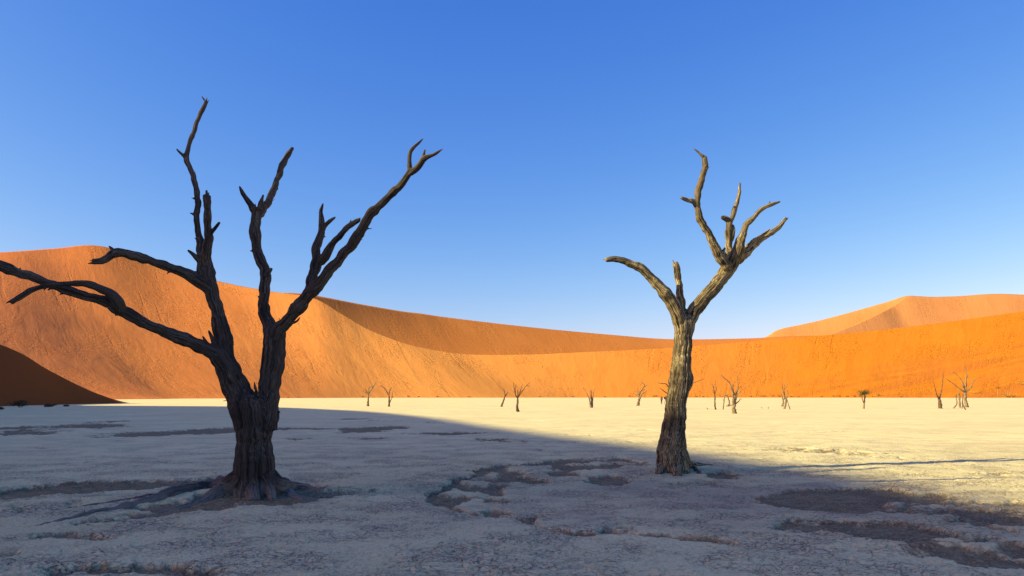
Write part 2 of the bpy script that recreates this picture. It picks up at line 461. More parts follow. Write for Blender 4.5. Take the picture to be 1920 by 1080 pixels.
def build_pan():
    r = [0.6]
    while r[-1] < 3.2: r.append(r[-1]*1.06)
    while r[-1] < 45: r.append(r[-1]*1.0062)
    while r[-1] < 700: r.append(r[-1]*1.018)
    while r[-1] < 5200: r.append(r[-1]*1.12)
    r = np.array(r)
    a_in = np.linspace(-42, 42, 760)
    a_out = np.linspace(42, 318, 93)[1:-1]
    ang = np.radians(np.concatenate([a_in, a_out]))
    A, R = np.meshgrid(ang, r)
    X, Y = R*np.sin(A), R*np.cos(A)
    z, hol, rough, basin = pan_fields(X, Y)
    nr, na = X.shape
    V = np.stack([X, Y, z], -1).reshape(-1, 3)
    idx = np.arange(nr*na).reshape(nr, na)
    i2 = np.roll(idx, -1, axis=1)
    Fq = np.stack([idx[:-1], idx[1:], i2[1:], i2[:-1]], -1).reshape(-1, 4)[:, ::-1]
    # close the centre under the camera station
    c = len(V)
    V = np.vstack([V, [[0, 0, float(z[0].mean())]]])
    me = mesh_from('clay_pan', V, Fq)
    bm = bmesh.new(); bm.from_mesh(me); bm.verts.ensure_lookup_table()
    for j in range(na):
        bm.faces.new((bm.verts[c], bm.verts[j], bm.verts[(j+1) % na])).smooth = True
    bmesh.ops.recalc_face_normals(bm, faces=bm.faces)
    bm.to_mesh(me); bm.free()
    if me.polygons[100].normal.z < 0:
        me.flip_normals()
    add_attr(me, 'hollow', np.append(hol.ravel(), 0))
    add_attr(me, 'rough', np.append(rough.ravel(), .5))
    add_attr(me, 'basin', np.append(basin.ravel(), 0))
    o = obj('ground', me, M_pan)
    tag(o, 'pale cracked clay pan with brown sandy hollows', kind='structure')
    return o

build_pan()

def pan_z(x, y):
    z, *_ = pan_fields(np.array([[float(x)]]), np.array([[float(y)]]))
    return float(z[0, 0])

# ------------------------------------------------------------------ dunes
def dune(name, crest, foot, mat, label, cols, rows, back=1.9, prof=1.12, rough=0.0, foot_z=-0.25, seed=5):
    cr = catmull(crest, cols)
    k = len(foot[0])
    ftc = np.array([(f[0], f[1], f[2] if k > 2 else foot_z) for f in foot])
    # same parameter on both lines: resample the pair together
    pair = np.hstack([np.asarray(crest, float), ftc])
    pv = np.asarray(prof, float)*np.ones(len(pair))
    pr = catmull(np.hstack([pair, pv[:, None]]), cols)
    cr, ft, prof = pr[:, :3], pr[:, 3:6], pr[None, :, 6]
    along = np.concatenate([[0], np.cumsum(np.linalg.norm(np.diff(0.5*(cr+ft)[:, :2], axis=0), axis=1))])
    t = np.linspace(0, 1, rows)
    T = t[:, None]
    XY = ft[None, :, :2]*(1-T[..., None]) + cr[None, :, :2]*T[..., None]
    p = T**prof
    p = p - 0.02*np.sin(np.pi*T)            # slightly hollow face
    p = np.clip(p, 0, 1)
    Z = ft[None, :, 2]*(1-p) + cr[None, :, 2]*p
    face_len = np.linalg.norm(cr - ft, axis=1)
    U = np.broadcast_to(along[None, :], Z.shape); Vd = (1-T)*face_len[None, :]
    env = np.sin(np.pi*np.clip(T, 0, 1))**0.8
    if rough > 0:
        dz = 1.1*fbm(U*0.018, Vd*0.008, 0, seed, 3) + 0.22*fbm(U*0.07, Vd*0.018, 3, seed+3, 3)
        pm = sstep(0.02, 0.2, fbm(U*0.022, Vd*0.013, 9, seed+8, 3))
        dz = dz + 0.35*pm*fbm(U*0.30, Vd*0.24, 4, seed+5, 3)
        Z = Z + rough*dz*env
        cn = 0.35*rough*fbm(along*0.03, along*0, 7, seed+1, 3)
        Z[-1] += 0*cn
    # lee side
    dirv = (cr - ft)[:, :2]; dirv = dirv/np.maximum(np.linalg.norm(dirv, axis=1)[:, None], 1e-6)
    tb = np.linspace(0, 1, 14)[1:]
    hgt = np.maximum(cr[:, 2] - foot_z, 0.05)
    XYb = cr[None, :, :2] + dirv[None]*(hgt[None, :, None]*back*tb[:, None, None])
    Zb = foot_z + (cr[None, :, 2]-foot_z)*(1-tb[:, None])**1.05
    X = np.concatenate([XY[..., 0], XYb[..., 0]]); Y = np.concatenate([XY[..., 1], XYb[..., 1]]); Z = np.concatenate([Z, Zb])
    Uall = np.broadcast_to(along[None, :], Z.shape)
    Vall = np.concatenate([Vd, -(hgt[None, :]*back*tb[:, None])])
    nr, nc = Z.shape
    V = np.stack([X, Y, Z], -1).reshape(-1, 3)
    idx = np.arange(nr*nc).reshape(nr, nc)
    Fq = np.stack([idx[:-1, :-1], idx[:-1, 1:], idx[1:, 1:], idx[1:, :-1]], -1).reshape(-1, 4)
    me = mesh_from(name, V, Fq)
    if sum(me.polygons[i].normal.z for i in range(0, len(me.polygons), max(1, len(me.polygons)//50))) < 0:
        me.flip_normals()
    lo = np.stack([Uall, Vall, np.zeros_like(Vall)], -1).reshape(-1, 3)
    add_attr(me, 'lo', lo)
    o = obj(name, me, mat)
    tag(o, label, kind='structure')
    return o

def P(px, py, d):
    v = at(px, py, d); return (v.x, v.y, v.z)
def G(px, d):
    return ((px-CX)/F*d, d)

# the long sunlit dune facing the pan: (crest px, py, distance) with the matching foot (px, distance)
A = [(-1300,560,597, -744,152,1.70),(-700,500,597, -545,166,1.70),(-350,484,603, -262,184,1.45),(-150,479,616, -113,209,1.50),(0,473,630, 79,242,1.69),(100,466,656, 312,286,1.86),(187,461,675, 356,334,1.76),
     (290,492,681, 458,367,1.61),(400,525,668, 515,403,1.38),(500,545,651, 600,428,1.38),(585,558,638, 655,450,1.26),(640,588,622, 700,462,1.21),(690,617,605, 755,470,1.16),
     (760,644,588, 835,475,1.1),(830,659,586, 910,480,1.1),(890,665,590, 970,489,1.13),(1000,664.5,595, 1040,500,1.13),(1100,660,598, 1105,507,1.12),(1260,652,602, 1255,506,1.12),
     (1400,641,610, 1390,502,1.12),(1500,632,618, 1480,496,1.12),(1600,624,628, 1580,488,1.12),(1750,607,643, 1730,474,1.12),(1920,584,660, 1900,455,1.12),(2200,548,690, 2180,430,1.12),(2600,540,720, 2500,410,1.12)]
dune_a = dune('dune', [P(*a[:3]) for a in A], [G(*a[3:5]) for a in A], M_sand,
              'long sunlit orange sand dune rising straight from the far edge of the pan', 900, 170, rough=1.0, prof=[a[5] for a in A])
# higher slope behind it, seen at a glancing light
B = [(400,562,740, 470,690),(480,552,765, 560,690),(565,550.5,790, 650,690),(675,570,830, 770,690),(750,583,860, 870,690),(787,587.5,875, 910,690),(850,596.5,895, 970,690),(1000,614,930, 1110,690),
     (1150,628,955, 1230,690),(1260,636,970, 1330,690),(1400,634.5,975, 1430,690),(1480,630.5,978, 1500,700),(1600,629,980, 1600,715),(1800,632,985, 1800,730)]
dune('dune', [P(a, b, c) for a, b, c, _, _ in B], [G(e, f) for *_, e, f in B], M_sand_rear,
     'darker brown-orange dune slope in the dip behind the sunlit crest', 260, 60, rough=0.7, seed=21)
# far pale dune at the right, two ridges
C1 = [(1380,660,1150, 1400,1000),(1437,631,1150, 1450,1010),(1460,618,1155, 1480,1010),(1500,609,1160, 1520,1010),(1540,600,1165, 1560,1010),(1600,584,1170, 1620,1015),(1660,567,1175, 1680,1020),
      (1705,554.5,1180, 1720,1020),(1760,562,1200, 1780,1030)]
dune('dune', [P(a, b, c) for a, b, c, _, _ in C1], [G(e, f) for *_, e, f in C1], M_sand_hazed,
     'pale far dune, its left ridge running down to the saddle', 160, 40, rough=1.2, seed=33)
C2 = [(1500,655,960, 1560,840),(1557,627,995, 1630,850),(1610,605,1030, 1685,860),(1650,586,1062, 1735,870),(1676,572,1090, 1775,880),(1702,556,1110, 1805,885),(1750,556.5,1115, 1840,885),(1800,555,1118, 1870,885),
      (1860,551,1120, 1920,885),(1920,552.5,1120, 1980,885),(2050,560,1125, 2080,890),(2300,590,1130, 2300,900)]
dune('dune', [P(a, b, c) for a, b, c, _, _ in C2], [G(e, f) for *_, e, f in C2], M_sand_hazed,
     'pale far dune summit with a shaded spur, at the right edge', 200, 60, rough=1.2, seed=44)
# the near dune on the left whose lee face lies in shade and shades the foreground
D = [(-82,158,-.3, -80,160),(-86.5,151.5,2.6, -80,150),(-91.5,146,6.6, -79.5,138),(-97,140.5,11.2, -78,126),(-113,124,19, -76,114),(-132,102,30, -73,100),(-152,86,46, -68,86),(-165,72,60, -61,72),(-165,59,65.3, -55,58),(-161,44,68, -50,44),
     (-158,31,70, -45,31),(-154.5,12,72, -40,12),(-148,-9,72.1, -34,-9),(-144.5,-21,72.5, -30,-21),(-142,-28,72.5, -28,-28),(-140,-33,71.9, -26,-33),(-138.5,-39,71.3, -26,-39),(-137,-60,70.5, -26,-60),(-130,-130,60, -34,-130),(-130,-210,28, -80,-210)]
dune('dune', [d[:3] for d in D], [d[3:] for d in D], M_sand_shaded,
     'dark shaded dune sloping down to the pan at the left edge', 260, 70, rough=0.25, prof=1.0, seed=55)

# ------------------------------------------------------------------ hero dead trees
def frames(pts):
    n = len(pts)
    T = np.gradient(pts, axis=0); T /= np.linalg.norm(T, axis=1)[:, None] + 1e-9
    N = np.zeros_like(T)
    ref = np.array([0.31, -0.85, 0.2]); 
    v = ref - T[0]*np.dot(ref, T[0]); N[0] = v/np.linalg.norm(v)
    for i in range(1, n):
        v = N[i-1] - T[i]*np.dot(N[i-1], T[i]); N[i] = v/(np.linalg.norm(v)+1e-9)
    return T, N, np.cross(T, N)

def tube_mesh(pts, rad, sides, V, Fl, cap=True):
    T, N, Bn = frames(pts)
    base = len(V)
    th = np.linspace(0, 2*np.pi, sides, endpoint=False)
    for i in range(len(pts)):
        for a in th:
            V.append(pts[i] + rad[i]*(math.cos(a)*N[i] + math.sin(a)*Bn[i]))
    for i in range(len(pts)-1):
        for j in range(sides):
            a = base + i*sides + j; b = base + i*sides + (j+1) % sides
            Fl.append((a, b, b+sides, a+sides))
    if cap:
        for end, rev in ((0, True), (len(pts)-1, False)):
            c = len(V); V.append(pts[end] + (T[end]*rad[end]*(0.12 if not rev else -0.5)))
            for j in range(sides):
                a = base + end*sides + j; b = base + end*sides + (j+1) % sides
                Fl.append((b, a, c, c) if rev else (a, b, c, c))

class Limb:
    def __init__(self, key, kind, parent, pts, rad):
        self.key, self.kind, self.parent = key, kind, parent
        self.pts, self.rad = pts, rad
        self.extra = []

def hero_tree(name, label, d0, limbs, mat, voxel, base_px, splinters=True, flute=0.10, groove=0.010, seed=1):
    """limbs: (key, kind, parent key or None, [(px, py, half width px, depth offset m)], broken end?)"""
    rnd = random.Random(seed)
    root = thing(name, (0, 0, 0), label, 'tree')
    rb = on_ground(*base_px)
    root.location = (rb.x, rb.y, 0)
    Ls = []
    for key, kind, parent, pl, broken in limbs:
        rows = []
        for q in pl:
            if q[0] == 'g':        # a point lying on the ground: ('g', px, py, half width px, height m)
                g = on_ground(q[1], q[2]); z = pan_z(g.x, g.y) + q[4]
                rows.append((g.x, g.y, z, q[3]/F*g.y))
            else:
                px, py, w, dd = q
                v = at(px, py, d0+dd)
                rows.append((v.x, v.y, v.z, w/F*(d0+dd)))
        rows = np.array(rows)
        ln = np.linalg.norm(np.diff(rows[:, :3], axis=0), axis=1).sum()
        n = max(6, int(ln/0.055))
        R_ = catmull(rows, n)
        pts, rad = R_[:, :3].copy(), np.maximum(R_[:, 3], 0.007)
        # knobbly irregular limbs
        s = np.linspace(0, ln, n)
        kk = rnd.random()*50
        env = np.minimum(1, np.minimum(s, ln-s)/0.15)
        for c in range(3):
            pts[:, c] += env*np.minimum(rad*0.55, 0.030)*fbm(s*4.2, s*0+kk+c*7, 0, seed, 4)*1.6
        rad = rad*(1 + 0.42*fbm(s*6.5, s*0+kk, 3.3, seed+4, 3)*np.clip(0.09/rad, 0.3, 1))
        L = Limb(key, kind, parent, pts, rad)
        if broken:
            tip = pts[-1]; tdir = pts[-1]-pts[-3]; tdir /= np.linalg.norm(tdir)
            for q in range(rnd.choice((3, 4, 5))):
                off = np.array([rnd.uniform(-1, 1) for _ in range(3)]); off -= tdir*np.dot(off, tdir)
                off = off/np.linalg.norm(off)*rad[-1]*rnd.uniform(.45, .8)
                l = rad[-1]*rnd.uniform(.5, 2.0)
                a = tip + off - tdir*rad[-1]*1.2; b = tip + off*1.25 + tdir*l
                L.extra.append((np.linspace(a, b, 5), np.linspace(max(rad[-1]*.36, .011), .006, 5)))
        # small snapped-off spurs
        if splinters and rad.mean() > 0.035 and ln > 0.8:
            for q in range(int(ln/0.6)):
                i = rnd.randrange(3, n-3)
                T = pts[i+1]-pts[i-1]; T /= np.linalg.norm(T)
                off = np.array([rnd.uniform(-1, 1) for _ in range(3)]); off -= T*np.dot(off, T); off /= np.linalg.norm(off)
                l = rnd.uniform(.02, .09)
                a = pts[i] + off*rad[i]*.6; b = pts[i] + off*(rad[i]+l) + T*rnd.uniform(.3, 1.3)*l
                L.extra.append((np.linspace(a, b, 5), np.linspace(.022, .006, 5)))
        Ls.append(L)
    V, Fl = [], []
    for L in Ls:
        tube_mesh(L.pts, L.rad, 14, V, Fl)
        for p, r in L.extra:
            tube_mesh(p, r, 7, V, Fl)
    me0 = bpy.data.meshes.new('raw')
    me0.from_pydata([tuple(v) for v in V], [], [tuple(dict.fromkeys(f)) for f in Fl])
    tmp = bpy.data.objects.new('raw', me0); C.objects.link(tmp)
    md = tmp.modifiers.new('r', 'REMESH'); md.mode = 'VOXEL'; md.voxel_size = voxel; md.adaptivity = 0
    dg = bpy.context.evaluated_depsgraph_get()
    me = bpy.data.meshes.new_from_object(tmp.evaluated_get(dg))
    bpy.data.objects.remove(tmp); bpy.data.meshes.remove(me0)
    nv = len(me.vertices)
    co = np.zeros(nv*3, np.float32); me.vertices.foreach_get('co', co); co = co.reshape(-1, 3).astype(np.float64)
    ed = np.zeros(len(me.edges)*2, np.int32); me.edges.foreach_get('vertices', ed); ed = ed.reshape(-1, 2)
    # which limb is each vertex on
    best = np.full(nv, 1e9); lid = np.zeros(nv, np.int32); pid = np.zeros(nv, np.int32)
    for li, L in enumerate(Ls):
        lo, hi = L.pts.min(0)-0.6, L.pts.max(0)+0.6
        sel = np.where(((co > lo) & (co < hi)).all(1))[0]
        if not len(sel): continue
        cs = co[sel].astype(np.float32); pp = L.pts.astype(np.float32)
        d2 = ((cs**2).sum(1)[:, None] + (pp**2).sum(1)[None] - 2*cs@pp.T)
        dist = np.sqrt(np.maximum(d2, 0)) - L.rad[None].astype(np.float32)
        j = dist.argmin(1); dm = dist[np.arange(len(sel)), j]
        for p, r in L.extra:
            pe = p.astype(np.float32)
            d2e = np.sqrt(np.maximum((cs**2).sum(1)[:, None] + (pe**2).sum(1)[None] - 2*cs@pe.T, 0)) - r[None]
            dm = np.minimum(dm, d2e.min(1))
        ok = dm < best[sel]
        best[sel[ok]] = dm[ok]; lid[sel[ok]] = li; pid[sel[ok]] = j[ok]
    rl = np.zeros(nv)
    for li, L in enumerate(Ls):
        m = lid == li; rl[m] = L.rad[pid[m]]
    # soften forks of thick limbs
    deg = np.bincount(ed.ravel(), minlength=nv)
    wgt = sstep(0.03, 0.09, rl)[:, None]*0.6 + 0.08
    for it in range(14):
        acc = np.zeros_like(co)
        for c in range(3):
            acc[:, c] = np.bincount(ed[:, 0], co[ed[:, 1], c], nv) + np.bincount(ed[:, 1], co[ed[:, 0], c], nv)
        av = acc/np.maximum(deg, 1)[:, None]
        co += (av-co)*wgt*(1.0 if it < 5 else 0.55)*(1.0 if it < 7 else sstep(0.05, 0.14, rl)[:, None])
    # bark coordinates
    bark = np.zeros((nv, 3)); cs_ = np.zeros((nv, 2)); ss = np.zeros(nv); outw = np.zeros((nv, 3))
    for li, L in enumerate(Ls):
        m = np.where(lid == li)[0]
        if not len(m): continue
        T, N, Bn = frames(L.pts)
        j = pid[m]
        rel = co[m]-L.pts[j]
        ta = (rel*T[j]).sum(1)
        s = np.concatenate([[0], np.cumsum(np.linalg.norm(np.diff(L.pts, axis=0), axis=1))])[j] + ta
        a, b = (rel*N[j]).sum(1), (rel*Bn[j]).sum(1)
        rr = np.hypot(a, b)+1e-6
        cs_[m, 0], cs_[m, 1] = a/rr, b/rr
        bark[m] = np.stack([a, b, s*0.25 + li*3.1], 1)
        ss[m] = s
        outw[m] = (a/rr)[:, None]*N[j] + (b/rr)[:, None]*Bn[j]
    me.vertices.foreach_set('co', co.astype(np.float32).ravel()); me.update()
    nr = np.zeros(nv*3, np.float32); me.vertices.foreach_get('normal', nr); nr = nr.reshape(-1, 3).astype(np.float64)
    big = sstep(0.06, 0.2, rl)
    fl = perlin(cs_[:, 0]*2.1, cs_[:, 1]*2.1, ss*0.45 + lid*9.7, seed+50)
    fl2 = perlin(cs_[:, 0]*3.6, cs_[:, 1]*3.6, ss*0.6 + lid*5.3, seed+51)
    disp = flute*rl*big*(1.3*fl - 0.9*(1-np.minimum(1, np.abs(fl2)*5)))
    fr = 1.0/0.045
    g1 = perlin(bark[:, 0]*fr*0.7, bark[:, 1]*fr*0.7, ss*1.7 + lid*4.1, seed+60)
    g2 = perlin(bark[:, 0]*fr*1.5, bark[:, 1]*fr*1.5, ss*3.5 + lid*2.7, seed+61)
    ga = np.minimum(groove, rl*0.16)
    disp += ga*(1.0 - 2.4*np.abs(g1) + 0.7*g2)*0.8 - ga*0.2
    disp += np.minimum(0.012, rl*.12)*perlin(co[:, 0]*9, co[:, 1]*9, co[:, 2]*9, seed+70)
    co2 = co + nr*disp[:, None]
    me.vertices.foreach_set('co', co2.astype(np.float32).ravel()); me.update()
    me.vertices.foreach_get('normal', (buf := np.zeros(nv*3, np.float32))); nr = buf.reshape(-1, 3)
    nf = len(me.polygons)
    lv = np.zeros(len(me.loops), np.int32); me.loops.foreach_get('vertex_index', lv)
    quads = lv.reshape(-1, 4) if len(lv) == nf*4 else None
    if quads is None:
        raise RuntimeError('remesh gave non-quads')
    fl_ = lid[quads[:, 0]]
    made = {}
    baseloc = np.array([rb.x, rb.y, 0.0])
    for li, L in enumerate(Ls):
        f = quads[fl_ == li]
        if not len(f): continue
        used, inv = np.unique(f.ravel(), return_inverse=True)
        pm = mesh_from(L.kind, co2[used]-baseloc, inv.reshape(-1, 4))
        add_attr(pm, 'bark', bark[used])
        pm.normals_split_custom_set_from_vertices(nr[used].tolist())
        made[L.key] = obj(L.kind, pm, mat)
    for L in Ls:
        if L.key in made:
            par = made.get(L.parent) if L.parent else None
            made[L.key].parent = par if par is not None else root
    bpy.data.meshes.remove(me)
    return root

T1 = [
 ('trunk','trunk',None,[(478,950,44,.0),(478,928,42,.0),(478,905,39,.0),(478,875,36.5,.0),(477,845,34,.0),(477,810,32,.0),(476,780,33,0),(473,755,33,0),(471,742,24,0)],False),
 ('bl','branch',None,[(468,800,26,-.03),(460,770,28,-.02),(447,738,25,0),(434,710,22,0),(423,682,20,.02),(419,660,18,.05),(417,635,17,.08),(411,600,14,.1),(404,570,12.5,.12),(396,542,13,.15),(388,520,15,.18),(384,500,14.5,.2),(384,482,12,.2)],False),
 ('bl_top','twig','bl',[(383,500,11,.2),(379,475,9,.22),(374,450,6.5,.24),(369,415,5.5,.27),(370,372,5,.3),(364,340,4.7,.32),(357,315,4.5,.34),(349,295,5,.36),(352,279,4.2,.38),(361,255,4,.42),(369,230,3.8,.45),(379,207,3.8,.48),(387,190,3.6,.5)],True),
 ('bl_tip','twig','bl',[(387,192,2.6,.5),(383,187,2.2,.5),(378,180,1.2,.5)],False),
 ('bl_sp1','twig','bl',[(350,297,3.6,.36),(342,290,3,.33),(335,284,2.4,.3),(331,279,1.5,.28)],False),
 ('bl_sp2','twig','bl',[(367,404,3.5,.28),(361,401,2.2,.28),(356,399,1.2,.28)],False),
 ('bl_stub','broken_stub','bl',[(384,492,10,.2),(387,470,8.5,.12),(391,445,8,.06),(390,425,7.2,.03),(388,400,7,0),(388,380,6.8,-.02),(388,366,6.6,-.03)],True),
 ('bl_stub2','twig','bl',[(391,445,5,.05),(398,433,4.3,.0),(405,425,3.6,-.05),(411,418,2.4,-.1)],True),
 ('bl_sp3','twig','bl',[(377,492,7,.17),(368,483,5,.12),(360,475,3.6,.08),(352,469,2,.04)],False),
 ('bl_sp4','twig','bl',[(376,514,6,.15),(368,511,3.4,.1),(361,510,2,.06)],False),
 ('bl_sp5','twig','bl',[(408,660,8,-.05),(400,640,5,-.12),(392,622,2.2,-.18)],True),
 ('bl_sp6','twig','bl',[(392,650,6,-.1),(385,640,4,-.14),(380,630,1.8,-.18)],False),
 ('arm','branch',None,[(396,545,11,.15),(384,535,12,.1),(368,525,11,.05),(350,513,10,0),(320,502,9.2,-.1),(287,491,8.4,-.2),(255,481,8,-.3),(235,475,8.2,-.36),(217,474,8.8,-.42),(200,484,7,-.48),(187,489,5.6,-.52),(174,491,4.6,-.55)],True),
 ('arm_sp','twig','arm',[(216,473,5.5,-.42),(210,467,3.6,-.42),(204,461,1.6,-.42)],False),
 ('low','branch',None,[(434,712,20,-.05),(420,684,18,-.12),(405,662,15.5,-.18),(375,648,13,-.25),(337,634,11.2,-.35),(300,619,10.2,-.45),(262,602,10.2,-.55),(232,585,11,-.62),(208,571,11,-.68),(175,559,8.6,-.74),(140,549,8.2,-.8),(107,537,8,-.86),(75,525,8.2,-.92),(37,511,9,-.98),(5,500,10,-1.05),(-40,484,8,-1.1),(-85,462,5,-1.2)],True),
 ('low2','branch','low',[(228,584,9,-.7),(220,566,11,-.78),(209,552,9.5,-.84),(192,543,7.4,-.9),(170,534,6.4,-.95),(145,531,5.4,-1.0),(107,534,5,-1.1),(80,537,5,-1.18),(55,546,5,-1.25),(36,558,5,-1.3),(21,567,4.4,-1.34)],True),
 ('br','branch',None,[(492,800,27,.05),(499,770,24,.06),(503,740,19.5,.08),(507,708,19.8,.1),(511,680,19.6,.12),(514,652,19.8,.14),(516,628,19.5,.16),(514,612,17,.18)],False),
 ('v_stub','broken_stub','br',[(484,752,6.5,-.12),(480,738,5,-.15),(478,725,3,-.16),(477,716,1.2,-.17)],False),
 ('r1','branch',None,[(511,630,15,.2),(503,608,12.5,.25),(497,588,10.8,.3),(496,560,10.2,.34),(497,535,10.2,.38),(497,512,10,.42),(490,490,10,.45),(483,467,9.5,.48),(480,448,9.5,.5),(478,425,10,.52),(480,405,10,.54),(483,391,9,.55)],True),
 ('r1_l','twig','r1',[(479,398,7.5,.54),(468,381,6,.5),(461,371,4.6,.46),(455,362,4,.43),(449,349,1.6,.4)],False),
 ('r1_m','broken_stub','r1',[(486,392,6,.5),(490,378,4,.48),(494,365,1.6,.47)],False),
 ('r1_r','branch','r1',[(486,402,8,.58),(495,388,7.4,.64),(505,378,6.6,.7),(510,361,6.2,.75),(515,346,5.8,.8),(522,331,5.6,.84),(528,315,5.2,.88),(534,300,4.9,.92),(542,286,4.2,.96),(549,277,2.6,1.0)],True),
 ('r1_sp','twig','r1',[(500,516,6,.36),(506,508,4,.34),(510,503,2,.33)],True),
 ('r1_sp2','twig','r1',[(483,474,5,.45),(475,471,2.4,.43),(468,470,1.2,.42)],False),
 ('r2','branch',None,[(513,640,14,.1),(524,617,13,.06),(540,599,12.2,.0),(560,574,12.4,-.06),(578,551,12.4,-.12),(598,533,10.2,-.16),(617,508,9.4,-.22),(637,486,9.2,-.28),(655,464,8.9,-.34),(676,434,8.8,-.42),(690,409,8.6,-.48),(702,394,8.2,-.52),(722,375,7.2,-.58),(742,355,6.8,-.64),(758,338,6.3,-.68),(770,321,6.2,-.72)],False),
 ('r2_l','twig','r2',[(769,325,5,-.72),(768,305,4.2,-.7),(768,290,3.9,-.68),(774,278,3.4,-.66),(781,271,2.8,-.64),(788,265,2,-.62),(793,260,1.1,-.6)],False),
 ('r2_r','twig','r2',[(767,326,5.6,-.72),(781,315,5.8,-.76),(788,306,5.2,-.79),(795,297,4.8,-.82),(812,291,3.2,-.88),(823,284,2.3,-.92),(830,279,1.1,-.95)],False),
 ('r2_m','twig','r2',[(791,303,4,-.8),(794,292,3,-.78),(797,280,1.3,-.76)],False),
 ('r3','branch',None,[(568,566,10,-.02),(578,545,10,.04),(585,522,9.4,.1),(592,500,9.8,.15),(597,482,11,.2)],False),
 ('r3_l','branch','r3',[(594,490,8,.2),(592,468,7.8,.22),(597,450,7,.25),(603,432,6.4,.28),(603,412,5.4,.3),(601,398,4.6,.33),(604,388,2.6,.35),(606,381,1.2,.36)],False),
 ('r3_ls','twig','r3',[(602,438,5,.27),(608,426,4.6,.24),(616,417,3.6,.2),(623,411,2.8,.17),(629,407,1.5,.15)],False),
 ('r3_r','branch','r3',[(601,492,8,.18),(610,479,8.6,.14),(620,464,6.6,.1),(630,450,5.6,.06),(642,435,5.1,.02),(655,423,5,-.02),(668,415,4.4,-.06),(674,412,3.4,-.08)],True),
 ('r2_sp','twig','r2',[(541,606,4,-.1),(552,605,2.4,-.13),(559,600,1.8,-.14),(562,595,1.2,-.15)],False),
 ('root_l','root',None,[(466,868,19,-.02),(451,892,17,-.02),(430,907,14,-.03),('g',400,921,17,-.01),('g',365,927,16,-.015),('g',330,933,14.5,-.015),('g',285,941,12.5,-.015),('g',235,950,10.5,-.015),('g',175,962,8,-.015),('g',110,977,6,-.02),('g',30,994,3,-.03)],False),
 ('root_l2','root',None,[(462,885,17,-.12),(446,908,14,-.14),('g',418,930,16,.01),('g',385,936,13,-.03),('g',345,944,10,-.04),('g',290,955,8,-.05),('g',230,968,6,-.05)],False),
 ('root_l3','root',None,[('g',330,934,8,-.01),('g',262,938,6,-.02),('g',180,946,5,-.02),('g',90,957,4,-.03),('g',0,966,3,-.03)],False),
 ('root_l4','root',None,[(460,880,14,.12),(440,900,12,.2),('g',410,909,12,.0),('g',370,910,8,-.03),('g',330,908,5,-.05)],False),
 ('root_r','root',None,[(490,874,18,.08),(508,893,14.5,.1),(525,905,12,.14),('g',545,912,12,.02),('g',570,911,9.5,.01),('g',590,912,7,-.01),('g',612,915,4,-.03)],False),
 ('root_r2','root',None,[(496,885,15,-.05),(512,907,12,-.08),('g',533,924,11,.02),('g',555,931,8,-.01),('g',580,935,4,-.03)],False),
 ('root_f1','root',None,[(470,890,20,-.15),(474,915,16,-.2),('g',477,938,11,-.02)],False),
 ('root_f2','root',None,[(492,895,15,-.12),(503,915,11,-.15),('g',512,936,8,-.02)],False),
]
hero_tree('dead_tree', 'large dark dead tree in shade, five bare limbs fanning left to right above spreading roots', 12.2, T1, M_bark, 0.0115, (478, 928), seed=3, flute=0.12, groove=0.008)

